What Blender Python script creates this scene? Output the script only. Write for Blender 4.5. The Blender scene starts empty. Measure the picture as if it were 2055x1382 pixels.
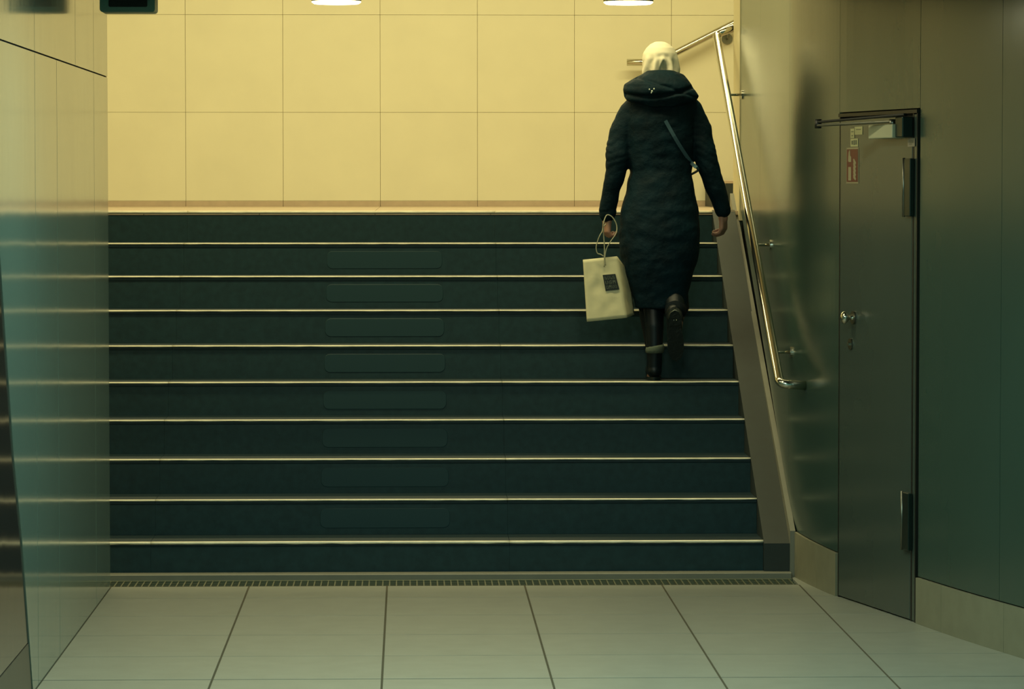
import bpy, bmesh, math, random
from mathutils import Vector, noise, Matrix
random.seed(4)
PI = math.pi
scene = bpy.context.scene
COL = scene.collection

# ------------------------------------------------------------------ camera
F_PX, YAW, PIT, HC = 6934.6, 0.0298, 0.0467, 1.753
W2, H2 = 2055/2, 1382/2
cam_d = bpy.data.cameras.new('camera'); cam = bpy.data.objects.new('camera', cam_d); COL.objects.link(cam)
cam.location = (0, 0, HC); cam.rotation_euler = (PI/2-PIT, 0, -YAW)
cam_d.sensor_width = 36; cam_d.lens = F_PX/2055*36; cam_d.clip_end = 100
scene.camera = cam
_R = Vector((math.cos(YAW), -math.sin(YAW), 0))
_F = Vector((math.sin(YAW)*math.cos(PIT), math.cos(YAW)*math.cos(PIT), -math.sin(PIT)))
_U = Vector((math.sin(YAW)*math.sin(PIT), math.cos(YAW)*math.sin(PIT), math.cos(PIT)))
def ray(px, py): return _F + _R*((px-W2)/F_PX) - _U*((py-H2)/F_PX)
def P(px, py, D):                       # world point at depth D (metres along the passage)
    d = ray(px, py); return Vector((0, 0, HC)) + d*(D/d.y)
def PX(px, py, X):                      # world point on the plane x = X
    d = ray(px, py); return Vector((0, 0, HC)) + d*(X/d.x)
def PN(px, py, p0, n):
    d = ray(px, py); o = Vector((0, 0, HC)); return o + d*((p0-o).dot(n)/d.dot(n))

def lin(c):
    return tuple(((v/255)/12.92 if v/255 <= .04045 else ((v/255+.055)/1.055)**2.4) for v in c)

# ------------------------------------------------------------------ world, exposure, lights
scene.view_settings.view_transform = 'Standard'; scene.view_settings.look = 'None'
scene.view_settings.gamma = 1; scene.view_settings.exposure = 0; scene.view_settings.use_curve_mapping = False
wd = bpy.data.worlds.new('world'); scene.world = wd; wd.use_nodes = True
wd.node_tree.nodes['Background'].inputs[0].default_value = (.14, .62, .54, 1)
wd.node_tree.nodes['Background'].inputs[1].default_value = .9
WARM = (1, .895, .47); GREENISH = (.66, 1, .84)
def area(name, loc, sx, sy, power, col, rot=(0, 0, 0), spread=PI):
    l = bpy.data.lights.new(name, 'AREA'); l.shape = 'RECTANGLE'; l.size = sx; l.size_y = sy
    l.energy = power; l.color = col; l.spread = spread
    o = bpy.data.objects.new(name, l); COL.objects.link(o); o.location = loc; o.rotation_euler = rot
    return o
# ceiling light strips above the landing and the upper flight (out of the frame)
area('landing_light', (0.1, 19.3, 4.3), 5.6, .35, 128, WARM)
area('stairwell_light', (-.1, 15.85, 4.2), 4.2, .3, 110, WARM)
# rows of downlights in the ceiling of the passage
for i, (x, y, w) in enumerate([(-.295, 11.3, 26), (.888, 11.3, 30), (.3, 9.2, 32), (.3, 6.6, 24), (.3, 3.5, 22)]):
    area('passage_downlight', (x, y, 2.475), .16, .16, w, GREENISH)
for x in (-.295, .888): area('stair_foot_downlight', (x, 14.0, 2.47), .16, .16, 8, (1, .93, .58))
area('floor_pool_light', (-.1, 12.7, 2.47), .16, .16, 9, (1, .86, .5))  # added light with no fixture, makes the warm pool on the floor

# ------------------------------------------------------------------ helpers
def mat(name, col, rough=.5, metal=0, spec=.5, var=0, vscale=6, bump=0, bscale=40, bstretch=(1, 1, 1), coat=0, col2=None, ior=1.5, emis=None, es=0, sheen=0, bdist=.004, tint=None):
    m = bpy.data.materials.new(name); m.use_nodes = True; nt = m.node_tree; b = nt.nodes['Principled BSDF']
    c = lin(col); b.inputs['Base Color'].default_value = (*c, 1)
    b.inputs['Roughness'].default_value = rough; b.inputs['Metallic'].default_value = metal
    b.inputs['Specular IOR Level'].default_value = spec; b.inputs['IOR'].default_value = ior
    b.inputs['Coat Weight'].default_value = coat; b.inputs['Coat Roughness'].default_value = .05
    b.inputs['Sheen Weight'].default_value = sheen
    if tint: b.inputs['Specular Tint'].default_value = (*tint, 1)
    if emis: b.inputs['Emission Color'].default_value = (*emis, 1); b.inputs['Emission Strength'].default_value = es
    tc = nt.nodes.new('ShaderNodeTexCoord')
    if var or col2:
        n = nt.nodes.new('ShaderNodeTexNoise'); n.inputs['Scale'].default_value = vscale; n.inputs['Detail'].default_value = 6
        nt.links.new(tc.outputs['Object'], n.inputs['Vector'])
        r = nt.nodes.new('ShaderNodeValToRGB')
        c2 = lin(col2) if col2 else tuple(v*(1-var) for v in c)
        r.color_ramp.elements[0].position = .3; r.color_ramp.elements[1].position = .7
        r.color_ramp.elements[0].color = (*c2, 1); r.color_ramp.elements[1].color = (*c, 1)
        nt.links.new(n.outputs['Fac'], r.inputs['Fac']); nt.links.new(r.outputs['Color'], b.inputs['Base Color'])
    if bump:
        mp = nt.nodes.new('ShaderNodeMapping'); mp.inputs['Scale'].default_value = bstretch
        nt.links.new(tc.outputs['Object'], mp.inputs['Vector'])
        n2 = nt.nodes.new('ShaderNodeTexNoise'); n2.inputs['Scale'].default_value = bscale; n2.inputs['Detail'].default_value = 3
        nt.links.new(mp.outputs['Vector'], n2.inputs['Vector'])
        bp = nt.nodes.new('ShaderNodeBump'); bp.inputs['Strength'].default_value = bump; bp.inputs['Distance'].default_value = bdist
        nt.links.new(n2.outputs['Fac'], bp.inputs['Height']); nt.links.new(bp.outputs['Normal'], b.inputs['Normal'])
    return m

def props(o, label=None, cat=None, group=None, kind=None):
    if label: o['label'] = label
    if cat: o['category'] = cat
    if group: o['group'] = group
    if kind: o['kind'] = kind
    return o
def link(name, me, m=None, parent=None, smooth=False):
    if m is not None and not me.materials: me.materials.append(m)
    if smooth:
        for p in me.polygons: p.use_smooth = True
    o = bpy.data.objects.new(name, me); COL.objects.link(o)
    if parent: o.parent = parent
    return o
def raw(name, vs, fs, m, parent=None, smooth=False):
    me = bpy.data.meshes.new(name); me.from_pydata([tuple(v) for v in vs], [], fs); me.update()
    bm = bmesh.new(); bm.from_mesh(me); bmesh.ops.recalc_face_normals(bm, faces=bm.faces); bm.to_mesh(me); bm.free()
    return link(name, me, m, parent, smooth)
def empty(name, loc=(0, 0, 0)):
    o = bpy.data.objects.new(name, None); COL.objects.link(o); o.empty_display_size = .1
    return o            # kept at the origin so that parts keep world coordinates
def bm_box(bm, a, b, bev=0, seg=1):
    r = bmesh.ops.create_cube(bm, size=1)
    for v in r['verts']:
        v.co = Vector(((a[i]+b[i])/2 + v.co[i]*(b[i]-a[i]) for i in range(3)))
    if bev:
        es = list({e for v in r['verts'] for e in v.link_edges})
        bmesh.ops.bevel(bm, geom=es, offset=bev, segments=seg, affect='EDGES', profile=.5)
def fin(name, bm, m, parent=None, smooth=False):
    bmesh.ops.recalc_face_normals(bm, faces=bm.faces)
    me = bpy.data.meshes.new(name); bm.to_mesh(me); bm.free()
    return link(name, me, m, parent, smooth)
def box(name, a, b, m, parent=None, bev=0, seg=1):
    bm = bmesh.new(); bm_box(bm, a, b, bev, seg); return fin(name, bm, m, parent)
def bm_prism(bm, pts, off):            # polygon pts (Vectors), extruded by off (Vector)
    a = [bm.verts.new(p) for p in pts]; b = [bm.verts.new(p+off) for p in pts]
    bm.faces.new(a); bm.faces.new(b[::-1]); n = len(pts)
    for i in range(n): bm.faces.new((a[i], b[i], b[(i+1) % n], a[(i+1) % n]))
def bm_tube(bm, pts, rad, seg=12, cap=True):
    pts = [Vector(p) for p in pts]; rads = rad if isinstance(rad, (list, tuple)) else [rad]*len(pts)
    rings = []; ref = None
    for i, p in enumerate(pts):
        t = (pts[min(i+1, len(pts)-1)]-pts[max(i-1, 0)]).normalized()
        if ref is None: ref = t.orthogonal().normalized()
        ref = (ref - t*ref.dot(t)).normalized(); u = t.cross(ref)
        rings.append([bm.verts.new(p + (ref*math.cos(2*PI*k/seg)+u*math.sin(2*PI*k/seg))*rads[i]) for k in range(seg)])
    for a, b in zip(rings, rings[1:]):
        for k in range(seg): bm.faces.new((a[k], a[(k+1) % seg], b[(k+1) % seg], b[k]))
    if cap: bm.faces.new(rings[0][::-1]); bm.faces.new(rings[-1])
def tube(name, pts, rad, m, parent=None, seg=14):
    bm = bmesh.new(); bm_tube(bm, pts, rad, seg); return fin(name, bm, m, parent, True)
def smooth_path(pts, n=6):
    pts = [Vector(p) for p in pts]; out = []
    for i in range(len(pts)-1):
        p0 = pts[max(i-1, 0)]; p1 = pts[i]; p2 = pts[i+1]; p3 = pts[min(i+2, len(pts)-1)]
        for k in range(n):
            t = k/n
            out.append(.5*((2*p1)+(p2-p0)*t+(2*p0-5*p1+4*p2-p3)*t*t+(3*p1-p0-3*p2+p3)*t**3))
    out.append(pts[-1]); return out
def bend(pts, r=.03, n=5):             # round the corners of a polyline
    pts = [Vector(p) for p in pts]; out = [pts[0]]
    for a, b, c in zip(pts, pts[1:], pts[2:]):
        u = (a-b).normalized()*r; v = (c-b).normalized()*r
        for k in range(n+1):
            t = k/n; out.append((b+u)*(1-t)**2 + b*2*t*(1-t) + (b+v)*t*t)
    return out+[pts[-1]]

# ------------------------------------------------------------------ materials
M = {}
M['floor_tile'] = mat('floor_stone', (152, 154, 142), .34, var=.12, vscale=9, bump=.15, bscale=120, bdist=.001)
M['grout'] = mat('grout', (74, 70, 52), .9)
M['grout_wall'] = mat('grout_wall', (200, 188, 150), .9)
M['wall_tile'] = mat('cream_tile', (224, 219, 188), .42, var=.05, vscale=4)
M['landing'] = mat('landing_stone', (188, 168, 142), .5, var=.12, vscale=20)
M['riser'] = mat('dark_riser_stone', (30, 57, 61), .5, spec=.30, var=.30, vscale=30, bump=.2, bscale=200, bdist=.001)
M['tread'] = mat('dark_tread_stone', (22, 44, 50), .55, spec=.3, var=.25, vscale=40, bump=.2, bscale=200, bdist=.001)
M['nosing'] = mat('nosing_highlight', (255, 246, 214), .3, var=.25, vscale=14)  # pale colour stands in for the highlight along the rounded stone edge
M['plate'] = mat('dark_cover_plate', (30, 58, 62), .5, spec=.32)
M['stringer'] = mat('stringer_stone', (34, 45, 42), .6, var=.2, vscale=16)
M['plinth'] = mat('plinth_stone', (132, 130, 108), .5, var=.12, vscale=14)
M['strip'] = mat('pale_strip_stone', (120, 120, 106), .5, var=.1, vscale=14)
M['panel'] = mat('dark_gloss_panel', (56, 77, 68), .23, tint=(.70, .88, 1), var=.1, vscale=1.5, bump=.3, bscale=1.3, bstretch=(1, 1, .4), bdist=.012, ior=1.45)
M['panel_left'] = mat('pale_gloss_panel', (108, 128, 118), .10, var=.06, vscale=1.5, bump=.35, bscale=1.8, bstretch=(1, 1, .6), bdist=.006, ior=1.55)
M['panel_brown'] = mat('brown_gloss_panel', (44, 34, 30), .10, bump=.35, bscale=1.8, bdist=.006)
M['joint'] = mat('panel_joint', (26, 28, 22), .8)
M['trim_cream'] = mat('cream_trim', (200, 190, 150), .5)
M['door'] = mat('door_laminate', (64, 76, 69), .23, tint=(.74, .86, 1), var=.08, vscale=2, bump=.3, bscale=1.5, bdist=.008, ior=1.45)
M['frame'] = mat('dark_frame', (20, 22, 16), .5)
M['steel'] = mat('polished_steel', (200, 198, 182), .15, 1)
M['dull_steel'] = mat('dull_steel', (120, 122, 112), .35, 1)
M['dark_metal'] = mat('dark_metal', (38, 52, 46), .35, .6)
M['closer'] = mat('closer_cover', (176, 178, 150), .45)
M['ceiling'] = mat('ceiling_paint', (70, 78, 66), .7, var=.05, vscale=3)
M['ceiling_up'] = mat('upper_ceiling_paint', (215, 208, 180), .8, var=.05, vscale=3)
M['housing'] = mat('dark_teal_housing', (104, 142, 126), .45)
M['mesh_black'] = mat('black_mesh', (10, 22, 14), .6, bump=.6, bscale=300)
M['lamp'] = mat('lamp_glow', (255, 250, 225), .5, emis=(1, .93, .62), es=9)
M['lamp_rim'] = mat('lamp_rim', (215, 200, 140), .4, .5)
M['coat'] = mat('dark_teal_coat_fabric', (8, 38, 48), .7, spec=.16, var=.5, vscale=12, bump=.6, bscale=30, bdist=.01)
M['scarf'] = mat('cream_headscarf_fabric', (255, 244, 212), .75, bump=.2, bscale=60, bdist=.003)
M['skin'] = mat('skin', (176, 132, 112), .5, var=.1, vscale=30)
M['trouser'] = mat('black_trouser_fabric', (6, 18, 24), .8, spec=.15)
M['boot'] = mat('black_boot_leather', (6, 18, 24), .4, spec=.3)
M['sole'] = mat('boot_sole_rubber', (20, 30, 30), .3, bump=.5, bscale=80)
M['cuff'] = mat('pale_cuff', (74, 86, 72), .8)
M['strap'] = mat('blue_grey_strap', (62, 92, 104), .5)
M['paper'] = mat('cream_paper', (222, 214, 172), .6, var=.08, vscale=7, bump=.35, bscale=12, bdist=.006)
M['cord'] = mat('pale_cord', (170, 168, 140), .7)
M['print'] = mat('black_print', (22, 26, 16), .5)
M['print_light'] = mat('grey_print', (88, 94, 78), .5)
M['white'] = mat('white_mark', (214, 222, 208), .4)
M['sticker'] = mat('sticker_paper', (172, 172, 128), .5)
M['sign_red'] = mat('sign_red', (84, 18, 24), .4)
M['sign_white'] = mat('sign_white', (140, 134, 108), .4)
M['pit'] = mat('grate_pit', (22, 24, 16), .9)
M['grate'] = mat('grate_metal', (104, 108, 86), .45, .4)

# ------------------------------------------------------------------ sizes
D1, T, R_ = 15.338, .2941, .1608
ZL = 10*R_                      # landing level
YB = 21.4                       # back wall
XL, XR, XS = -3.25, 1.72, 1.581
WY = [(30, 1.72), (18.3, 1.72), (16.5, 1.718), (15.6, 1.715), (15.31, 1.725), (15.0, 1.755), (14.6, 1.813), (14.2, 1.90), (13.75, 2.005), (13.2, 2.125), (12.69, 2.255), (11, 2.72), (8, 3.6), (2, 5.4), (-6, 7.8)]
def wallX(D):
    pts = WY
    for i in range(len(pts)-1):
        if pts[i][0] >= D >= pts[i+1][0]:
            d1, x1 = pts[i]; d2, x2 = pts[i+1]
            def sl(j):
                if j <= 0 or j >= len(pts)-1: return (pts[min(j+1, len(pts)-1)][1]-pts[max(j-1, 0)][1])/(pts[min(j+1, len(pts)-1)][0]-pts[max(j-1, 0)][0])
                return (pts[j+1][1]-pts[j-1][1])/(pts[j+1][0]-pts[j-1][0])
            h = d2-d1; t = (D-d1)/h; m1 = sl(i)*h; m2 = sl(i+1)*h
            return (2*t**3-3*t*t+1)*x1+(t**3-2*t*t+t)*m1+(-2*t**3+3*t*t)*x2+(t**3-t*t)*m2
    return pts[-1][1]
def wallN(D):
    e = .02; dx = (wallX(D+e)-wallX(D-e))/(2*e); n = Vector((-1, dx, 0)); return n.normalized()
def curve_slab(name, Da, Db, z0, z1, out, thick, m, parent, zf0=None, step=.08, bevel=True):
    """slab following the curved wall from depth Da down to Db; z0 may be a function of depth"""
    n = max(1, int(abs(Da-Db)/step)); vs = []; fs = []
    for i in range(n+1):
        D = Da+(Db-Da)*i/n; p = Vector((wallX(D), D, 0)); nn = wallN(D)
        a = z0(D) if callable(z0) else z0; b = z1(D) if callable(z1) else z1
        for off in (out, out-thick):
            for z in (a, b): vs.append(p+nn*off+Vector((0, 0, z)))
    for i in range(n):
        k = 4*i; q = k+4
        fs += [(k, k+1, q+1, q), (k+2, q+2, q+3, k+3), (k, q, q+2, k+2), (k+1, k+3, q+3, q+1)]
    fs += [(0, 2, 3, 1), (4*n, 4*n+1, 4*n+3, 4*n+2)]
    return raw(name, vs, fs, m, parent, False)

# ------------------------------------------------------------------ floor
TX0, TY0, TS = -.6974, 14.573, .6
floor = props(box('floor', (-1.5, -6, -.12), (8.5, 15.02, -.0016), M['grout']), kind='structure')
# the far floor around the camera, outside the picture, is one plain slab
box('floor_slab', (-1.29, -6, -.001), (8.4, TY0-.6*9, 0), M['floor_tile'], floor)
tile_cache = {}
for j in range(-1, 9):
    y1 = TY0-TS*j; y0 = y1-TS
    if j == -1: y0 = TY0; y1 = 14.998
    for i in range(-1, 8 if j > 2 else 5):
        x0 = TX0+TS*i; x1 = x0+TS
        if i == -1: x0 = -1.297
        gx = .004
        box('floor_tile', (x0+gx, y0+(.0065 if j == 3 else .0034), -.0022), (x1-gx, y1-(.0065 if j == 4 else .0034), 0), M['floor_tile'], floor, .0003)

box('floor_tile', (1.702, 15.0, -.02), (1.82, 15.36, -.0005), M['floor_tile'], floor, .0008)
box('floor_tile', (-1.9, 15.252, -.02), (1.82, 15.37, -.03), M['grout'], floor)
# drain grate in front of the bottom step
gr = props(empty('drain_grate'), 'long metal drain grate in the floor before the bottom step', 'grate')
GX0, GX1 = -1.9, 1.70
box('channel', (GX0, 15.02, -.12), (GX1, 15.25, -.035), M['pit'], gr)
bm = bmesh.new()
for y in (15.005, 15.235): bm_box(bm, (GX0, y, -.03), (GX1, y+.012, -.002), .001)
fin('frame_bar', bm, M['grate'], gr)
bm = bmesh.new(); x = GX0+.01
while x < GX1:
    bm_box(bm, (x, 15.012, -.028), (x+.006, 15.24, -.003)); x += .030
o = fin('grate_bar', bm, M['grate'], gr); o['kind'] = 'stuff'
bm = bmesh.new()
for y in (15.09, 15.165): bm_box(bm, (GX0, y, -.02), (GX1, y+.004, -.006))
fin('cross_bar', bm, M['grate'], gr)

# ------------------------------------------------------------------ staircase
st = props(empty('staircase'), 'wide dark stone staircase with painted nosing highlights rising to a bright landing', 'staircase')
box('base_sill', (XL+.006, 15.25, -.05), (1.70, D1-.001, .024), M['strip'], st, .004)
slabs = [(XL+.006, -1.15), (-1.15, .446), (.446, XS)]
for n in range(1, 11):
    y = D1+(n-1)*T; z = n*R_
    for (a, b) in slabs:
        aa, bb = a+.0003, b-.0003
        box('riser', (aa, y+.012, z-R_-.001), (bb, y+.035, z-.021), M['riser'], st)
        if n < 10:
            box('tread', (aa, y+.0055, z-.021), (bb, y+T+.0055, z-.0005), M['tread'], st, .001)
        # rounded nosing, its highlight painted as a pale colour
        bm = bmesh.new(); segs = max(4, int((bb-aa)/.02)); k = 6; rows = []
        hn = .0065 if n in (1, 10) else .0045
        for i in range(segs+1):
            x = aa+(bb-aa)*i/segs; row = []
            w = .0012*noise.noise((x*13, n*7.1, 0))
            for q in range(k+1):
                ang = PI/2+PI*q/k
                hh = hn+(w*2 if q > 3 else 0)
                row.append(bm.verts.new((x, y+.006+.006*math.cos(ang), z-hn+hh*math.sin(ang)*1.0+0)))
            rows.append(row)
        for r1, r2 in zip(rows, rows[1:]):
            for q in range(k): bm.faces.new((r1[q], r2[q], r2[q+1], r1[q+1]))
            bm.faces.new((r1[k], r2[k], r2[0], r1[0]))
        bm.faces.new(rows[0]); bm.faces.new(rows[-1][::-1])
        fin('nosing', bm, M['nosing'], st, True)
    # the core under the step
    box('step_core', (XL+.006, y+.035, z-R_-.01), (XS, y+T+.03, z-.021), M['riser'], st)
    if 2 <= n <= 9:             # low rounded cover plates let into the risers
        yy = y+.012; cx = P(772, 700, y).x; hw = .295; hz = .045; zc = z-.088
        def rr(hw, hz, r, yv):
            o = []
            for (sx, sz, a0) in ((1, 1, 0), (-1, 1, 90), (-1, -1, 180), (1, -1, 270)):
                for q in range(5):
                    a = math.radians(a0+q*22.5)
                    o.append(Vector((cx+sx*(hw-r)+r*math.cos(a), yv, zc+sz*(hz-r)+r*math.sin(a))))
            return o
        bm = bmesh.new(); o1 = rr(hw, hz, .028, yy-.0005); o2 = rr(hw-.002, hz-.002, .026, yy-.002)
        va = [bm.verts.new(v) for v in o1]; vb = [bm.verts.new(v) for v in o2]; m_ = len(va)
        for q in range(m_): bm.faces.new((va[q], va[(q+1) % m_], vb[(q+1) % m_], vb[q]))
        bm.faces.new(vb); bm.faces.new(va[::-1])
        fin('cover_plate', bm, M['plate'], st)
# right stringer: a sloping ledge at nosing level and a pale strip against the wall
sl = R_/T
def ledge(D): return R_+.004+(D-D1)*sl
De = D1+9*T
bm = bmesh.new()
prof = [Vector((XS, D1-.03, 0)), Vector((XS, De+.02, 0)), Vector((XS, De+.02, ledge(De))), Vector((XS, D1-.03, ledge(D1-.03)))]
bm_prism(bm, prof, Vector((.119, 0, 0))); fin('stringer', bm, M['stringer'], st)
bm = bmesh.new()
prof = [Vector((1.696, 15.30, 0)), Vector((1.696, De+.25, ZL-.03)), Vector((1.696, De+.25, ZL+.09)), Vector((1.696, 15.30, .205))]
bm_prism(bm, prof, Vector((.0235, 0, 0))); fin('edge_strip', bm, M['strip'], st)

# landing
lf = props(box('floor.001', (XL, De+.02, ZL-.3), (5, YB, ZL-.02), M['grout_wall']), kind='structure')
for i in range(-4, 9):
    for j in range(6):
        x0 = -.776+TS*i; y1 = YB-TS*j; y0 = max(y1-TS, De+.006)
        if y1 <= De+.006: continue
        box('floor_tile', (max(x0, XL)+.001, y0+.001, ZL-.021), (min(x0+TS, 5)-.001, y1-.001, ZL), M['landing'], lf, .0006)

# ------------------------------------------------------------------ back wall and upper walls
wb = props(box('wall_back', (XL, YB+.012, ZL-.4), (5, YB+.2, 4.5), M['grout_wall']), kind='structure')
tile_me = None
for i in range(-4, 11):
    for j in range(0, 5):
        x0 = -1.376+TS*i; z0 = 1.588+TS*j
        a = (max(x0, XL)+.001, YB, max(z0, ZL+.034)+.0008); b = (min(x0+TS, 5)-.001, YB+.014, min(z0+TS, 4.45)-.0008)
        if b[0] > a[0]+.02 and b[2] > a[2]+.02: box('wall_tile', a, b, M['wall_tile'], wb, .0008)
bb = props(empty('baseboard_back'), kind='structure')
for i in range(-4, 11):
    x0 = -1.376+TS*i
    if min(x0+TS, 5) > max(x0, XL)+.02:
        box('skirting_stone', (max(x0, XL)+.001, YB-.012, ZL), (min(x0+TS, 5)-.001, YB, ZL+.034), M['landing'], bb, .001)
props(box('wall_stair_left', (XL-.15, 15.0, -.1), (XL, YB+.2, 4.5), M['wall_tile']), kind='structure')
props(box('wall_landing_right', (5, 18.3, ZL-.3), (5.15, YB+.2, 4.5), M['wall_tile']), kind='structure')
props(box('wall_landing_front', (1.76, 18.1, ZL-.3), (5.15, 18.25, 4.5), M['wall_tile']), kind='structure')
props(box('wall_front_left', (XL-.15, 14.955, -.1), (-1.303, 15.0, 4.5), M['trim_cream']), kind='structure')
props(box('ceiling.001', (XL-.15, 15.5, 4.45), (5.15, YB+.2, 4.6), M['ceiling_up']), kind='structure')
ce = props(box('ceiling', (-1.6, -6, 2.6), (8.5, 15.5, 2.72), M['ceiling']), kind='structure')
props(box('wall_soffit', (XL-.15, 15.45, 2.72), (8.5, 15.55, 4.5), M['ceiling']), kind='structure')
props(box('wall_soffit_left', (XL-.15, 15.0, 2.6), (-1.6, 15.5, 2.72), M['ceiling']), kind='structure')

# ------------------------------------------------------------------ curved right wall, panel by panel
wr = props(empty('wall_right'), kind='structure')
def zstrip(D): return max(.205, .205+(D-15.31)*.545)+.004
def plinthtop(D): return .188
curve_slab('backing', 18.28, 15.32, lambda D: 0, 4.5, -.02, .08, M['joint'], wr)
curve_slab('backing', 15.32, -5.9, 0, 2.62, -.02, .08, M['joint'], wr)
seams_up = [17.92, 16.9, 15.56]
for a, b in zip(seams_up, seams_up[1:]):
    curve_slab('wall_panel', a-.0015, b+.0015, zstrip, 4.45, 0, .018, M['panel'], wr)
DL, DR = 14.55, 13.68               # the door's two sides
seams = [15.56, DL+.02]
curve_slab('wall_panel', 15.5585, DL+.022, lambda D: zstrip(D) if D > 15.31 else .205+(D-15.31)*.023, 2.6, 0, .018, M['panel'], wr, step=.05)
curve_slab('wall_panel', DL+.019, DR-.019, 2.05, 2.6, 0, .018, M['panel'], wr)
seams = [DR-.022, 12.85, 11.6, 10.3, 9.0, 7.0, 4.5, 1.5, -2, -5.9]
for a, b in zip(seams, seams[1:]):
    curve_slab('wall_panel', a-.0015, b+.0015, .188, 2.6, 0, .018, M['panel'], wr)
curve_slab('corner_jamb', 18.27, 17.925, ZL-.05, 4.45, .004, .022, M['trim_cream'], wr)
br = props(empty('baseboard_right'), kind='structure')
pj = [15.31, 14.86, DL+.022]
for a, b in zip(pj, pj[1:]):
    curve_slab('plinth_stone', a-.001, b+.001, 0, lambda D: .200+(D-15.31)*.023, .010, .028, M['plinth'], br, step=.05)
pj = [DR-.022, 13.38, 12.79, 12.2, 11.6, 11.0, 10.4, 9.8, 9.2]
for a, b in zip(pj, pj[1:]):
    curve_slab('plinth_stone', a-.001, b+.001, 0, .183, .010, .028, M['plinth'], br)
curve_slab('plinth_stone', 9.199, -5.9, 0, .183, .010, .028, M['plinth'], br)

# ------------------------------------------------------------------ the door in the right wall
pa = Vector((wallX(DL), DL, 0)); pb = Vector((wallX(DR), DR, 0)); du = (pb-pa).normalized(); WD = (pb-pa).length
dn = Vector((-du.y*-1, du.x*-1, 0)); dn = Vector((du.y, -du.x, 0))
if dn.x > 0: dn = -dn
def dp(u, z, off=0): return pa+du*u+dn*off+Vector((0, 0, z))
def duz(px, py, off=0):
    p = PN(px, py, pa+dn*off, dn); return (p-pa).dot(du), p.z
def dbox(name, u0, u1, z0, z1, o0, o1, m, parent, bev=0):
    bm = bmesh.new(); bm_box(bm, (0, 0, 0), (u1-u0, z1-z0, o1-o0), bev, 2)
    for v in bm.verts: c = v.co.copy(); v.co = dp(u0+c.x, z0+c.y, o0+c.z)
    return fin(name, bm, m, parent)
DH = 2.03
door = props(empty('door_1'), 'dark flush service door in the curved right wall', None, None, 'structure')
bm = bmesh.new()
def dbm(u0, u1, z0, z1, o0, o1):
    k = len(bm.verts); bm_box(bm, (u0, z0, o0), (u1, z1, o1))
    bm.verts.ensure_lookup_table()
    for v in bm.verts[k:]: c = v.co.copy(); v.co = dp(c.x, c.y, c.z)
dbm(-.008, .0, 0, DH+.01, -.03, .004); dbm(WD-.001, WD+.007, 0, DH+.014, -.03, .006); dbm(WD-.052, WD-.040, 0, DH, -.03, .003)
dbm(-.008, WD+.010, DH, DH+.014, -.03, .010); dbm(0, WD, 0, DH, -.05, -.022)
fin('door_frame', bm, M['frame'], door)
leaf = dbox('door_leaf', .003, WD-.055, .006, DH-.012, -.02, .004, M['door'], door, .002)
dbox('door_leaf', WD-.038, WD-.006, .004, DH-.004, -.02, .002, M['door'], door, .001)
for zc in (1.735, .40):
    h = dbox('hinge', WD-.095, WD-.028, zc-.115, zc+.115, .004, .024, M['dark_metal'], door, .003)
    bm = bmesh.new(); bm_tube(bm, [dp(WD-.10, zc-.118, .022), dp(WD-.10, zc+.118, .022)], .006, 10); fin('hinge_pin', bm, M['dull_steel'], h, True)
# closer
u0, z0 = duz(1757, 276, .03); u1, z1 = duz(1802, 250, .03)
cl = dbox('door_closer', u0, u1+.02, z0-.005, z1+.002, .004, .062, M['closer'], door, .004)
dbox('closer_end', u1+.02, u1+.10, z0-.003, z1+.03, .004, .05, M['dark_metal'], cl, .004)
ue, ze = WD*.62, DH-.035
elbow = dp(.30, DH-.035, .21)
spn = dp(u1-.02, z1+.012, .045); shoe = dp(WD-.06, DH-.005, .03)
def bar(name, a, b, w, h, m, parent):
    d = (b-a).normalized(); s = d.cross(Vector((0, 0, 1))).normalized(); up = s.cross(d)
    bm = bmesh.new(); bm_box(bm, (0, -w/2, -h/2), ((b-a).length, w/2, h/2), h*.3, 2)
    for v in bm.verts: c = v.co.copy(); v.co = a+d*c.x+s*c.y+up*c.z
    return fin(name, bm, m, parent)
bar('closer_arm', spn, elbow+Vector((0, 0, -.006)), .024, .010, M['dull_steel'], door)
bar('closer_arm', elbow+Vector((0, 0, .008)), shoe, .022, .010, M['frame'], door)
bm = bmesh.new(); bm_tube(bm, [elbow+Vector((0, 0, -.018)), elbow+Vector((0, 0, .02))], .014, 14); fin('arm_pivot', bm, M['frame'], door, True)
bm = bmesh.new(); bm_tube(bm, [spn+Vector((0, 0, -.02)), spn+Vector((0, 0, .01))], .014, 14); fin('arm_pivot', bm, M['dull_steel'], door, True)
# lever handle with rose, and lock
ul, zl = duz(1714, 637, .004)
def disc(bm, u, z, o0, o1, r, seg=20): bm_tube(bm, [dp(u, z, o0), dp(u, z, o1)], r, seg)
bm = bmesh.new(); disc(bm, ul, zl, .004, .012, .028); fin('knob_rose', bm, M['dull_steel'], door)
bm = bmesh.new(); bm_tube(bm, [dp(ul, zl, o_) for o_ in (.010, .014, .030, .036, .042, .052, .060, .064)], [.016, .010, .010, .020, .026, .026, .019, .004], 20); fin('door_knob', bm, M['steel'], door, True)
uk, zk = duz(1705, 690, .01)
bm = bmesh.new(); disc(bm, uk, zk, .004, .010, .024); fin('lock_rose', bm, M['dull_steel'], door)
bm = bmesh.new(); disc(bm, uk, zk, .010, .018, .009, 12); fin('lock_cylinder', bm, M['steel'], door)
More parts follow.
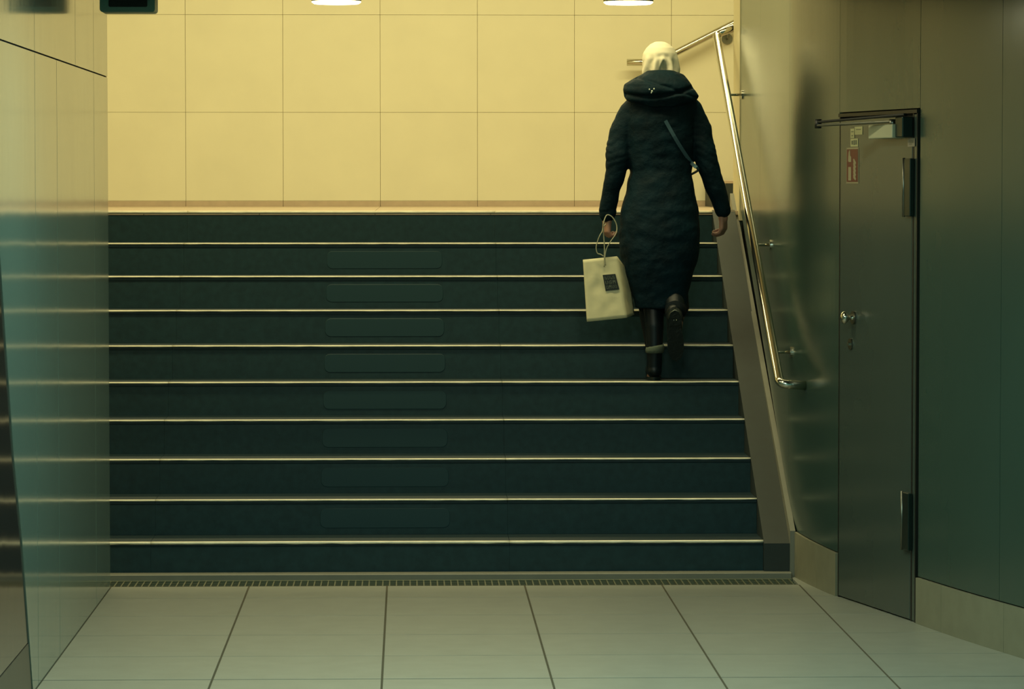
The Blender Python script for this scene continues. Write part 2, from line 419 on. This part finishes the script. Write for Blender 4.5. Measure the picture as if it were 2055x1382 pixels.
# signs on the door
def dquad(name, u0, u1, z0, z1, off, m, parent=None): return dbox(name, u0, u1, z0, z1, off, off+.0012, m, parent)
def plane_px(x0, x1, y0, y1, off=.005):
    a = duz(x0, (y0+y1)/2, off); b = duz(x1, (y0+y1)/2, off); t = duz((x0+x1)/2, y0, off)[1]; l = duz((x0+x1)/2, y1, off)[1]
    return a[0], b[0], l, t
u0, u1, z0, z1 = plane_px(1699, 1723, 296, 368)
sg = props(dquad('fire_extinguisher_sign', u0, u1, z0, z1, .0045, M['sign_white']), 'red fire extinguisher sign with pale border stuck on the service door', 'sign')
wq, hq = u1-u0, z1-z0; c = .045
dquad('red_field', u0+c*wq, u1-c*wq, z0+c*hq, z1-c*hq, .0057, M['sign_red'], sg)
def gpoly(name, pts, m, off=.0069, parent=None):
    bm = bmesh.new(); bm_prism(bm, [dp(u0+wq*a, z0+hq*b, off) for a, b in pts], dn*.0008); return fin(name, bm, m, parent)
gpoly('pictogram', [(.19, .08), (.43, .08), (.43, .46), (.19, .46)], M['sign_white'], parent=sg)
gpoly('pictogram', [(.22, .60), (.43, .60), (.43, .74), (.34, .78), (.34, .90), (.26, .90), (.26, .78), (.22, .74)], M['sign_white'], parent=sg)
gpoly('pictogram', [(.17, .62), (.21, .62), (.26, .86), (.34, .93), (.28, .93), (.20, .86)], M['sign_white'], parent=sg)
for k in range(5):
    b = .12+.11*k; gpoly('flame_mark', [(.62, b+.03), (.80, b-.04), (.84, b+.02), (.68, b+.13), (.60, b+.12)], M['sign_white'], parent=sg)
def sticker(px, label, rows, m=M['sticker']):
    global u0, wq, z0, hq
    a, b, c_, d = plane_px(*px); s = props(dquad('sticker', a, b, c_, d, .0045, m), label, 'sticker')
    u0, wq, z0, hq = a, b-a, c_, d-c_
    for (x0, x1, y0, y1) in rows: gpoly('print_mark', [(x0, y0), (x1, y0), (x1, y1), (x0, y1)], M['print_light'], .0057, s)
    return s
sticker((1707, 1714.5, 258, 277), 'tall narrow pale sticker above the fire extinguisher sign', [(.2, .8, .62, .72), (.3, .7, .2, .3)])
sticker((1715.5, 1731, 254, 270), 'small square pale sticker, highest of those by the door edge', [(.2, .8, .60, .70)])
sticker((1707, 1722, 278, 294), 'pale square sticker touching the top of the fire extinguisher sign', [(.15, .35, .25, .75), (.42, .60, .2, .8), (.68, .86, .25, .8)])
sticker((1822, 1836, 277, 294), 'small pale sticker right of the door closer above the upper hinge', [(.2, .75, .62, .7), (.2, .75, .45, .52), (.2, .6, .25, .33)], mat('sticker_dim', (140, 132, 116), .5))

# ------------------------------------------------------------------ left wall
XW = -1.296
wl = props(box('wall_left', (-1.6, -6, 0), (-1.303, 14.955, 2.6), M['joint']), kind='structure')
zj = 2.207
edge = [(11.88, .0), (11.57, .56), (11.35, .85), (11.14, 1.25), (10.99, 1.55), (10.86, zj)]
def lpanel(pts, m=M['panel_left'], x=XW, name='wall_panel', parent=wl, t=.0055):
    bm = bmesh.new(); bm_prism(bm, [Vector((x, d, z)) for d, z in pts], Vector((-t, 0, 0))); return fin(name, bm, m, parent)
g = .004
lpanel([(14.953, .0), (14.953, zj-.003), (14.301+g, zj-.003), (14.301+g, 0)])
lpanel([(14.301-g, .0), (14.301-g, zj-.003), (12.80+g, zj-.003), (12.80+g, 0)])
lpanel([(12.80-g, .0), (12.80-g, zj-.003), (12.05+g, zj-.003), (12.05+g, 0)])
lpanel([(12.05-g, .0), (12.05-g, zj-.003), (10.86, zj-.003)]+edge[::-1][1:])
for a, b in ((14.953, 14.301), (14.301, 13.52), (13.52, 12.05), (12.05, 10.5), (10.5, 8.9), (8.9, 6), (6, 2), (2, -5.9)):
    lpanel([(a-g, zj+.003), (a-g, 2.6), (b+g, 2.6), (b+g, zj+.003)])
# nearer, brown gloss cladding over a plinth, let back behind the slanting edge
xb = XW-.004
inn = [(d-.0, z) for d, z in edge if z > .19]
lpanel([(11.775, .19)]+inn+[(10.86, zj-.003), (6, zj-.003), (6, .19)], M['panel_brown'], xb, t=.0025)
lpanel([(6-.004, .19), (6-.004, zj-.003), (-5.9, zj-.003), (-5.9, .19)], M['panel_brown'], xb, t=.0025)
bl = props(empty('baseboard_left'), kind='structure')
lpanel([(11.875, 0), (11.78, .183), (10.8, .183), (10.8, 0)], mat('brown_plinth', (92, 84, 70), .4, var=.1, vscale=8), xb, 'plinth_stone', bl, .0025)
lpanel([(10.798, 0), (10.798, .183), (-5.9, .183), (-5.9, 0)], bpy.data.materials['brown_plinth'], xb, 'plinth_stone', bl, .0025)

# ------------------------------------------------------------------ handrails
hr = props(empty('stair_handrail'), 'polished steel handrail climbing the right side of the staircase', 'handrail')
XH = 1.628
b0 = PX(1565, 768, XH); t0 = PX(1437, 69, XH)
ret = Vector((wallX(b0.y)+.004, b0.y, b0.z-.012))
tube('rail', bend([ret, b0+Vector((0, 0, -.004)), t0, Vector((wallX(18.2)+.003, t0.y-.02, t0.z+.035))], .035, 6), .0205, M['steel'], hr, 20)
for px, py in ((1455, 130), (1510, 362), (1549, 632)):
    q = PX(px, py, XH); q.z = b0.z+(q.y-b0.y)*(t0.z-b0.z)/(t0.y-b0.y)
    b = tube('bracket', bend([q, q+Vector((0, 0, -.06)), Vector((wallX(q.y)+.001, q.y, q.z-.06))], .012), .0065, M['steel'], hr, 10)
    bm = bmesh.new(); bm_tube(bm, [Vector((wallX(q.y)-.008, q.y, q.z-.06)), Vector((wallX(q.y)+.002, q.y, q.z-.06))], .024, 18)
    fin('wall_rose', bm, M['steel'], b)
lr = props(empty('landing_handrail'), 'steel handrail on the cream back wall, bending upward to the right', 'handrail')
ya = YB-.085
k0 = P(1258, 125, ya); k1 = P(1318, 125, ya); k2 = P(1478, 44, ya); k3 = k2+(k2-k1).normalized()*1.6
tube('rail', bend([k0, k1, k2, k3], .03), .021, M['steel'], lr, 18)
for q in (P(1322, 123, ya), P(1460, 54, ya)):
    b = tube('bracket', bend([q+Vector((0, 0, -.01)), q+Vector((.005, 0, -.065)), q+Vector((.005, .08, -.07))], .012), .007, M['dull_steel'], lr, 10)
    bm = bmesh.new(); bm_tube(bm, [q+Vector((.005, .075, -.07)), q+Vector((.005, .085, -.07))], .034, 20); fin('wall_rose', bm, M['dull_steel'], b)

# upper flight on the landing, seen as a sliver beside the wall's end
uf = props(empty('upper_staircase'), 'foot of the next stone flight at the right end of the landing', 'staircase')
for k in range(6):
    x0 = 1.835+.294*k; z = ZL+R_*(k+1)
    box('riser', (x0, 20.0, z-R_), (x0+.03, YB-.015, z-.02), M['stringer'], uf)
    box('tread', (x0-.004, 20.0, z-.02), (x0+.30, YB-.015, z), M['landing'], uf, .003)
    box('step_core', (x0+.03, 20.0, ZL), (x0+.294, YB-.015, z-.02), M['stringer'], uf)

# ------------------------------------------------------------------ lamps and hanging loudspeaker
for k, (px, side) in enumerate(((675, 'nearer the left wall'), (1261, 'above the climbing person'))):
    c = P(px, 2, 14.0); lz = 2.478
    l = props(empty('ceiling_lamp'), 'glowing round ceiling lamp %s' % side, 'lamp', None)
    bm = bmesh.new(); bm_tube(bm, [(c.x, 14.0, lz+.006), (c.x, 14.0, 2.6)], .101, 36); fin('lamp_housing', bm, M['lamp_rim'], l, False)
    bm = bmesh.new(); bm_tube(bm, [(c.x, 14.0, lz-.004), (c.x, 14.0, lz+.003)], [.090, .100], 36); fin('lamp_glass', bm, M['lamp'], l, False)
sp = props(empty('loudspeaker'), 'dark box loudspeaker hanging under the ceiling at upper left', 'loudspeaker')
a = P(200, 24, 13.8); b = P(311, 24, 13.8)
bm = bmesh.new()
def rrect(x0, x1, z0, z1, r, y):
    o = []
    for cx_, cz_, a0 in ((x1-r, z1-r, 0), (x0+r, z1-r, 90), (x0+r, z0+r, 180), (x1-r, z0+r, 270)):
        for q in range(5):
            an = math.radians(a0+22.5*q); o.append(Vector((cx_+r*math.cos(an), y, cz_+r*math.sin(an))))
    return o
z0_ = a.z; z1_ = 2.6
bm_prism(bm, rrect(a.x, b.x, z0_, z1_-.004, .012, 13.8), Vector((0, .16, 0))); fin('housing', bm, M['housing'], sp)
bm = bmesh.new(); bm_prism(bm, rrect(a.x+.036, b.x-.030, z0_+.020, z1_-.025, .006, 13.796), Vector((0, .01, 0))); fin('speaker_mesh', bm, M['mesh_black'], sp)

# ------------------------------------------------------------------ the climbing person
def capsule_chain(bm, pts, rads, seg=16, flat=None):
    """closed tapered limb with round ends"""
    pts = [Vector(p) for p in pts]
    ext = []
    d0 = (pts[0]-pts[1]).normalized(); d1 = (pts[-1]-pts[-2]).normalized()
    P_ = [pts[0]+d0*rads[0]*s for s in (.98, .85, .5)]+pts+[pts[-1]+d1*rads[-1]*s for s in (.5, .85, .98)]
    R2 = [rads[0]*math.sqrt(max(.01, 1-s*s)) for s in (.98, .85, .5)]+list(rads)+[rads[-1]*math.sqrt(max(.01, 1-s*s)) for s in (.5, .85, .98)]
    bm_tube(bm, P_, R2, seg)
def ellipsoid(bm, c, r, rot=None, seg=24):
    res = bmesh.ops.create_uvsphere(bm, u_segments=seg, v_segments=seg//2, radius=1)
    for v in res['verts']:
        p = Vector((v.co.x*r[0], v.co.y*r[1], v.co.z*r[2]))
        if rot: p.rotate(rot)
        v.co = p+Vector(c)
def rings(bm, rs, seg=36, ex=2.3):
    """rs: (centre x, centre y, z, half width, half depth back, half depth front)"""
    R = []
    for (cx_, cy_, z, hw, hb, hf) in rs:
        row = []
        for k in range(seg):
            a = 2*PI*k/seg; c_, s_ = math.cos(a), math.sin(a)
            x = math.copysign(abs(c_)**(2/ex), c_)*hw; y = math.copysign(abs(s_)**(2/ex), s_)*(hf if s_ > 0 else hb)
            row.append(bm.verts.new((cx_+x, cy_+y, z)))
        R.append(row)
    for a, b in zip(R, R[1:]):
        for k in range(seg): bm.faces.new((a[k], a[(k+1) % seg], b[(k+1) % seg], b[k]))
    bm.faces.new(R[0][::-1]); bm.faces.new(R[-1])
def remeshed(name, bm, m, parent, voxel, smooth_it=3, disp=None):
    bmesh.ops.recalc_face_normals(bm, faces=bm.faces)
    me = bpy.data.meshes.new(name+'_src'); bm.to_mesh(me); bm.free()
    o = bpy.data.objects.new('tmp', me); COL.objects.link(o)
    md = o.modifiers.new('r', 'REMESH'); md.mode = 'VOXEL'; md.voxel_size = voxel
    if smooth_it:
        ms = o.modifiers.new('s', 'SMOOTH'); ms.iterations = smooth_it; ms.factor = .5
    dg = bpy.context.evaluated_depsgraph_get(); dg.update()
    me2 = bpy.data.meshes.new_from_object(o.evaluated_get(dg)); me2.name = name
    bpy.data.objects.remove(o)
    if disp:
        ns = [v.normal.copy() for v in me2.vertices]
        for v, n_ in zip(me2.vertices, ns): v.co += n_*disp(v.co, n_)
    me2.materials.clear()
    return link(name, me2, m, parent, True)
DP = 16.66
def Q(px, py, dy=0): return P(px, py, DP+dy)

# joints
pel = Q(1324, 470); chest = Q(1324, 270); neck = Q(1327, 168, .03); headc = Q(1326, 122, .05)
LS, LE, LW_ = Q(1274, 232), Q(1237, 330, -.02), Q(1219, 428, .03)
RS, RE, RW = Q(1380, 230), Q(1419, 322, -.02), Q(1451, 424, .03)
LHp, RHp = Q(1298, 480), Q(1350, 480)
LK, LA = Q(1308, 610, .08), Q(1313, 742, -.055)
RK, RA = Q(1358, 612, .16), P(1356, 650, 16.46)
bm = bmesh.new()
capsule_chain(bm, [pel, Q(1324, 400), Q(1325, 340), chest, Q(1326, 215)], [.135, .13, .115, .13, .10], 20)
capsule_chain(bm, [Q(1326, 215), neck, headc], [.07, .052, .055], 16)
ellipsoid(bm, headc+Vector((0, .01, -.002)), (.070, .088, .084)); ellipsoid(bm, headc+Vector((0, .04, -.05)), (.055, .06, .06))
ellipsoid(bm, headc+Vector((0, .108, -.02)), (.012, .018, .02))          # nose
for s in (-1, 1):
    ellipsoid(bm, headc+Vector((s*.076, 0, -.01)), (.008, .02, .03), seg=12)   # ears
    ellipsoid(bm, headc+Vector((s*.03, .086, .008)), (.018, .012, .010), seg=12)  # eyes
ellipsoid(bm, headc+Vector((0, .096, -.058)), (.024, .01, .008), seg=12)   # lips
capsule_chain(bm, [chest+Vector((0, 0, .08)), LS], [.07, .055]); capsule_chain(bm, [chest+Vector((0, 0, .08)), RS], [.07, .055])
capsule_chain(bm, [LS, LE, LW_], [.045, .036, .024]); capsule_chain(bm, [RS, RE, RW], [.045, .036, .024])
capsule_chain(bm, [LHp, LK, LA], [.085, .050, .028]); capsule_chain(bm, [RHp, RK, RA], [.085, .052, .034])
# feet inside the boots
capsule_chain(bm, [LA, LA+Vector((0, .03, -.03)), LA+Vector((0, .14, -.04))], [.033, .033, .022])
capsule_chain(bm, [RA, RA+Vector((0, .02, -.03)), RA+Vector((0, .08, -.13))], [.033, .033, .022])
# hands: palm, four fingers, thumb
def hand(w, down, across, fwd, curl):
    """down: from wrist to fingers, across: towards the little finger, fwd: palm side"""
    capsule_chain(bm, [w, w+down*.03], [.022, .024])
    for t in (-.024, -.008, .008, .024):
        capsule_chain(bm, [w+down*.02+across*t*.8, w+down*.075+across*t], [.014, .0125], 10)
    for i, (t, L) in enumerate(((-.027, .065), (-.009, .075), (.009, .070), (.027, .055))):
        p = w+down*.078+across*t; a = 0; path = [p]; rr_ = [.0095]
        for s, ph in enumerate((.42, .33, .25)):
            a += curl*(.7, 1, .8)[s]
            p = p+(down*math.cos(a)+fwd*math.sin(a))*L*ph; path.append(p); rr_.append(.0088-.0008*s)
        capsule_chain(bm, path, rr_, 10)
    b = w+down*.03-across*.026
    capsule_chain(bm, [b, b+(down*.6-across*.6+fwd*.3)*.032, b+(down*.95-across*.45+fwd*.6)*.055, b+(down*.9-across*.1+fwd*.9)*.072], [.013, .011, .010, .0085], 10)
dnv = Vector((0, 0, -1))
# left hand holds the cords: back of the hand to the left, fingers closed round them
hand(LW_+Vector((.000, 0, -.012)), (dnv+Vector((-.06, .05, 0))).normalized(), Vector((.35, -.94, 0)).normalized(), Vector((.94, .35, 0)).normalized(), 1.05)
hand(RW+Vector((0, 0, -.006)), (dnv+Vector((.03, .1, 0))).normalized(), Vector((-.45, -.9, 0)).normalized(), Vector((-.9, .45, 0)).normalized(), .75)
person = remeshed('person', bm, M['skin'], None, .0046, 2)
props(person, 'person in a long dark hooded coat and pale headscarf climbing the stairs', 'person')

# coat: torso and sleeves as one garment
def wid(py, xl, xr, hb, hf, dy=0):
    a = Q(xl, py); b = Q(xr, py); return ((a.x+b.x)/2, DP+dy, a.z, (b.x-a.x)/2, hb, hf)
bm = bmesh.new()
rings(bm, [wid(158, 1300, 1354, .05, .05, .02), wid(172, 1285, 1370, .075, .07, .01), wid(186, 1268, 1384, .10, .09), wid(204, 1256, 1394, .125, .11),
           wid(235, 1253, 1396, .14, .13), wid(280, 1256, 1394, .14, .145), wid(315, 1259, 1391, .13, .14), wid(345, 1264, 1388, .128, .135), wid(380, 1256, 1393, .14, .14),
           wid(420, 1246, 1402, .155, .15), wid(470, 1242, 1405, .16, .155), wid(505, 1243, 1404, .155, .16), wid(535, 1250, 1396, .145, .165), wid(565, 1259, 1387, .13, .17),
           wid(595, 1268, 1381, .115, .17), wid(618, 1275, 1378, .105, .165)])
capsule_chain(bm, [Q(1272, 226), Q(1250, 268), Q(1240, 310, -.02), Q(1236, 345, -.02), Q(1226, 385, 0), Q(1218, 428, .02)], [.072, .068, .060, .051, .045, .042], 20)
capsule_chain(bm, [Q(1380, 222), Q(1402, 262), Q(1414, 305, -.02), Q(1423, 340, -.02), Q(1437, 380, 0), Q(1450, 420, .02)], [.072, .066, .056, .052, .048, .041], 20)
def wrinkle(co, n_):
    d = .0045*noise.noise((co.x*9, co.y*9, co.z*16))
    # gathered bands on the sleeves, soft folds across the back
    if abs(co.x-Q(1324, 300).x) > .15 and co.z > 1.62:
        s = 1 if co.x > Q(1324, 300).x else -1
        d += .0035*abs(math.sin(co.z*85+s*co.x*40+4*noise.noise(co*9)))*(.4+noise.noise(co*5+Vector((3,1,2))))-.001
    else:
        d += .0035*noise.noise((co.x*14+co.z*9, co.y*5, co.z*26-co.x*10))
    return d
coat = remeshed('coat', bm, M['coat'], person, .0062, 4, wrinkle)
# hood lying on the shoulders
bm = bmesh.new()
rings(bm, [wid(216, 1304, 1348, .02, .05, -.135), wid(211, 1282, 1372, .055, .08, -.10), wid(203, 1257, 1394, .085, .10, -.08), wid(194, 1250, 1400, .10, .12, -.075), wid(180, 1248, 1392, .11, .13, -.065),
           wid(170, 1252, 1386, .115, .14, -.055), wid(160, 1266, 1379, .11, .15, -.04), wid(150, 1284, 1370, .10, .15, -.02), wid(142, 1299, 1352, .085, .13, 0)], 40, 2.2)
def hoodfold(co, n_):
    t = (co.z-Q(1324, 190).z); x = co.x-Q(1320, 190).x
    d = -.016*math.exp(-((t+.012-.9*x*x*1.2-.12*x)/.010)**2) if n_.y < 0 else 0
    d += -.008*math.exp(-((t-.045+.35*x)/.009)**2) if n_.y < 0 else 0
    return d+.004*noise.noise((co.x*12, co.y*9, co.z*30))
hood = remeshed('hood', bm, M['coat'], person, .005, 2, hoodfold)
# small pale badge on the hood
bc = Q(1308, 182, -.1835)
for (dx, dz, r) in ((-.011, .006, .0036), (.001, -.003, .0048), (.011, .008, .0040), (-.002, -.010, .0030)):
    bm = bmesh.new(); ellipsoid(bm, bc+Vector((dx, 0, dz)), (r, .006, r*1.3), seg=10); fin('badge', bm, M['white'], hood, True)
# headscarf: smooth dome, folds gathered towards the nape
bm = bmesh.new()
rings(bm, [wid(160, 1300, 1360, .075, .10, .02), wid(146, 1292, 1363, .088, .105, .03), wid(132, 1289, 1363, .098, .11, .04), wid(118, 1289, 1362, .105, .115, .045), wid(106, 1292, 1360, .104, .11, .05),
           wid(96, 1298, 1354, .092, .10, .05), wid(88, 1306, 1345, .066, .075, .05), wid(83, 1316, 1335, .034, .04, .05)], 40, 2.05)
def scarffold(co, n_):
    x = co.x-headc.x; z = co.z-headc.z
    if n_.y > .3: return 0
    low = max(0, min(1, (.03-z)/.07))
    d = .008*low*math.sin(x*150*(1+2.2*(z+.05))+.9)
    d += -.004*math.exp(-((math.hypot(x/.9, z+.055)-.075)/.012)**2)
    w = .006+max(0, -z)*.42
    if z < .005 and abs(x-.006) < w: d -= .020*(1-abs(x-.006)/w)*min(1, (.005-z)/.03)*1.4
    return d
scarf = remeshed('headscarf', bm, M['scarf'], person, .0042, 3, scarffold)
# trousers and boots
bm = bmesh.new()
capsule_chain(bm, [Q(1302, 560), Q(1306, 610, .07), Q(1312, 690, .0)], [.09, .062, .045], 18)
capsule_chain(bm, [Q(1350, 560), RK+Vector((-.0, 0, -.01)), RA+Vector((0, .03, .06))], [.09, .062, .050], 18)
remeshed('trousers', bm, M['trouser'], person, .007, 2, lambda co, n_: .003*noise.noise(co*14))
cz = 5*R_
bm = bmesh.new()      # planted boot
ax, ay = LA.x, 16.60
capsule_chain(bm, [(ax-.005, ay+.05, cz+.42), (ax, ay+.01, cz+.26), (ax, ay, cz+.14), (ax, ay+.005, cz+.06)], [.052, .046, .038, .037], 18)
capsule_chain(bm, [(ax, ay+.0, cz+.045), (ax, ay+.08, cz+.045), (ax-.003, ay+.16, cz+.035)], [.036, .038, .030], 18)
for v in bm.verts: v.co.z = max(v.co.z, cz+.012)
bl_ = remeshed('boot', bm, M['boot'], person, .005, 2)
bm = bmesh.new(); bm_prism(bm, [Vector((ax+.037*math.sin(a)*(1 if True else 1), ay+.065+(.115 if math.cos(a) > 0 else .10)*math.cos(a), cz+.0005)) for a in [2*PI*k/28 for k in range(28)]], Vector((0, 0, .016))); fin('boot_sole', bm, M['sole'], bl_)
bm = bmesh.new()
ca = P(1314, 701, 16.60)
bm_tube(bm, [ca+Vector((-.002, 0, -.016)), ca+Vector((0, 0, -.004)), ca+Vector((.002, 0, .012)), ca+Vector((.002, 0, .018))], [.043, .0455, .0455, .042], 28)
for v in bm.verts: v.co.z += (v.co.x-ca.x)*.16+.0016*math.sin(v.co.x*300)
fin('cuff', bm, M['cuff'], person, True)
# trailing boot: heel up, toe down, sole towards the camera
H0 = P(1354, 632, 16.36); T0 = P(1357, 716, 16.44)
ax_ = (T0-H0).normalized(); nrm = Vector((0, -1, -.1)); nrm = (nrm-ax_*nrm.dot(ax_)).normalized(); sd = ax_.cross(nrm)
L_ = (T0-H0).length
bm = bmesh.new()
capsule_chain(bm, [RK+Vector((0, 0, -.02)), RA+Vector((0, .10, .10)), RA+Vector((0, .02, .02)), H0-nrm*.06+ax_*.02], [.054, .048, .040, .040], 18)
capsule_chain(bm, [H0-nrm*.05, H0-nrm*.05+ax_*L_*.5, T0-nrm*.035], [.036, .038, .030], 18)
br_ = remeshed('boot', bm, M['boot'], person, .005, 2)
def outline(u):      # half width along the sole, 0 heel .. 1 toe
    return .035*(math.sqrt(max(0, 1-((u-.17)/.17)**2)) if u < .17 else (1-.18*math.sin((u-.17)/.33*PI) if u < .5 else (1.0+.12*math.sin((u-.5)/.5*PI))*math.sqrt(max(0, 1-max(0, (u-.72)/.28)**2))))
pts = []
us = [k/24 for k in range(25)]
e0 = H0-ax_*.035; LL = L_+.06
for u in us: pts.append(e0+ax_*LL*u+sd*outline(u)-nrm*.016)
for u in us[::-1][1:-1]: pts.append(e0+ax_*LL*u-sd*outline(u)-nrm*.016)
bm = bmesh.new(); bm_prism(bm, pts, nrm*.014); sole = fin('boot_sole', bm, M['sole'], br_)
pts = [e0+ax_*LL*u+sd*outline(u)*.98+nrm*-.003 for u in us if u < .32]+[e0+ax_*LL*u-sd*outline(u)*.98+nrm*-.003 for u in us[::-1] if 0 < u < .32]
bm = bmesh.new(); bm_prism(bm, pts, nrm*.022); fin('boot_heel', bm, M['sole'], br_)
rim = [e0+ax_*LL*u+sd*outline(u)*.86+nrm*.019 for u in us if u < .2][::-1]+[e0+ax_*LL*u-sd*outline(u)*.86+nrm*.019 for u in us if 0 < u < .2]
bm = bmesh.new(); bm_tube(bm, rim, .0022, 8); fin('heel_rim', bm, M['dull_steel'], br_, True)
for dx in (-.006, .006):  # steel beads added in place of small glints on the heel
    bm = bmesh.new(); ellipsoid(bm, H0+ax_*.018+sd*dx+nrm*.019, (.0022, .003, .004), seg=8); fin('heel_glint', bm, M['steel'], br_, True)

# crossbody strap, hugging the back of the coat
cbt = props(empty('crossbody_bag'), 'blue-grey crossbody bag strap slanting over the back of the dark coat', 'bag')
def backy(x, z):          # find the coat's back surface
    o = Vector((x, DP-.6, z)); hit = coat.ray_cast(o, Vector((0, 1, 0)), distance=.9)
    return hit[1].y if hit[0] else DP-.13
bpy.context.view_layer.update()
sp_ = []
for k in range(15):
    t = k/14; q = Q(1331+(1393-1331)*t, 243+(336-243)*t+6*math.sin(PI*t))
    sp_.append(Vector((q.x, backy(q.x, q.z), q.z)))
for i in range(1, 14): sp_[i].y = (sp_[i-1].y+sp_[i].y+sp_[i+1].y)/3
vs = []
for i, p in enumerate(sp_):
    t = (sp_[min(i+1, 14)]-sp_[max(i-1, 0)]).normalized(); s = t.cross(Vector((0, 1, 0))).normalized()
    wv = .0085
    for o_ in (-.006, .004):
        vs += [p+s*wv+Vector((0, o_, 0)), p-s*wv+Vector((0, o_, 0))]
fs = []
for i in range(14):
    a = 4*i; b = a+4
    fs += [(a, a+1, b+1, b), (a+2, b+2, b+3, a+3), (a, b, b+2, a+2), (a+1, a+3, b+3, b+1)]
fs += [(0, 2, 3, 1), (56, 57, 59, 58)]
raw('strap', vs, fs, M['strap'], cbt)
q = sp_[-1]
tube('strap_end', smooth_path([q, q+Vector((.012, .04, -.01)), Vector((Q(1392, 345).x+.012, DP, q.z-.02)), Vector((Q(1385, 350).x, DP+.11, q.z-.04))], 5), .006, M['strap'], cbt, 8)

# ------------------------------------------------------------------ shopping bag
bag = props(empty('shopping_bag'), 'cream paper shopping bag with black printed label held in the left hand', 'bag')
BD = DP-.09
TL, TR, BR_, BL_ = P(1170, 521, BD), P(1238, 514, BD), P(1257, 637, BD-.02), P(1178, 645, BD-.02)
TR2, BR2 = P(1263, 548, BD+.10), P(1273, 631, BD+.08)
TL2 = P(1176, 522, BD+.08); BL2 = P(1186, 640, BD+.08)
def grid_patch(bm, a, b, c_, d, nu=14, nv=18, amp=.003, seed=0.):
    """a top-left, b top-right, c bottom-right, d bottom-left"""
    nn = (b-a).cross(d-a).normalized(); V = []
    for j in range(nv+1):
        row = []
        for i in range(nu+1):
            u, v = i/nu, j/nv; p = (a*(1-u)+b*u)*(1-v)+(d*(1-u)+c_*u)*v
            e = min(u, 1-u, v, 1-v)*4; e = min(1, e)
            row.append(bm.verts.new(p+nn*amp*e*noise.noise((u*4+seed, v*5, seed))))
        V.append(row)
    for j in range(nv):
        for i in range(nu): bm.faces.new((V[j][i], V[j][i+1], V[j+1][i+1], V[j+1][i]))
bm = bmesh.new()
grid_patch(bm, TL, TR, BR_, BL_, amp=.008); grid_patch(bm, TR, TR2, BR2, BR_, 6, 18, .005, 3.)
grid_patch(bm, TR2, TL2, BL2, BR2, 10, 12, .003, 5.); grid_patch(bm, TL2, TL, BL_, BL2, 6, 18, .004, 7.); grid_patch(bm, BL_, BR_, BR2, BL2, 8, 6, .0, 9.)
bmesh.ops.remove_doubles(bm, verts=bm.verts, dist=.0006)
bo = fin('bag_body', bm, M['paper'], bag, True)
md = bo.modifiers.new('t', 'SOLIDIFY'); md.thickness = .0012
# printed label, slightly skewed, three rows of blocky letters
la, lb, lc, ld = [P(x, y, BD-.016) for x, y in ((1209.5, 551.5), (1235, 549.5), (1243, 580.5), (1215.5, 583.5))]
bm = bmesh.new(); bm_prism(bm, [la, lb, lc, ld], Vector((0, .0145, 0))); lab = fin('printed_label', bm, M['print'], bag)
def lp(u, v): return (la*(1-u)+lb*u)*(1-v)+(ld*(1-u)+lc*u)*v
glyph = {0: [(0, 0, .2, 1), (.4, 0, .6, .5), (.5, .5, .9, 1)], 1: [(0, 0, .9, .18), (0, .8, .9, 1), (0, 0, .2, 1), (.7, 0, .9, 1)], 2: [(0, 0, .2, 1), (0, .8, .9, 1), (.6, .45, .9, 1)],
         3: [(0, 0, .9, .18), (0, .41, .9, .59), (0, .82, .9, 1), (0, 0, .2, .5), (.7, .5, .9, 1)], 4: [(0, 0, .2, 1), (0, .82, .9, 1), (.7, 0, .9, 1)], 5: [(0, 0, .2, 1), (.7, 0, .9, 1), (.2, 0, .45, .5), (.45, 0, .7, .5)]}
bm = bmesh.new()
for r_, row in enumerate(((0, 1, 2, 3), (4, 3, 5), (1, 5, 4, 1))):
    w_ = .84/len(row)
    for c_i, gph in enumerate(row):
        for (x0, y0, x1, y1) in glyph[gph]:
            uu = .09+w_*c_i; vv = .10+.29*r_
            q4 = [lp(uu+w_*.85*x, vv+.21*y)+Vector((0, -.001, 0)) for x, y in ((x0, y0), (x1, y0), (x1, y1), (x0, y1))]
            bm_prism(bm, q4, Vector((0, .0008, 0)))
fin('lettering', bm, M['print_light'], lab)
# cords
bd = BD-.012
tube('cord_handle', smooth_path([P(1212.5, 535, bd), P(1213, 515, bd), P(1213, 495, bd), P(1211.5, 470, bd), P(1211, 450, bd-.02), P(1214.5, 437, bd-.01), P(1219, 431, bd), P(1227, 434, bd), P(1234, 443, bd), P(1238, 455, bd), P(1236, 469, bd-.01), P(1225, 485, bd-.01), P(1217, 500, bd), P(1214, 517, bd), P(1215, 532, bd)], 5), .0026, M['cord'], bag, 8)
tube('cord_handle', smooth_path([P(1211, 514, bd-.006), P(1206, 510.5, bd-.006), P(1199, 508, bd-.006), P(1196.5, 498, bd-.006), P(1198, 488, bd-.006), P(1203, 474, bd-.01), P(1208.5, 464, bd-.006), P(1211, 455, bd), P(1216, 449, bd+.03)], 5), .0024, M['cord'], bag, 8)
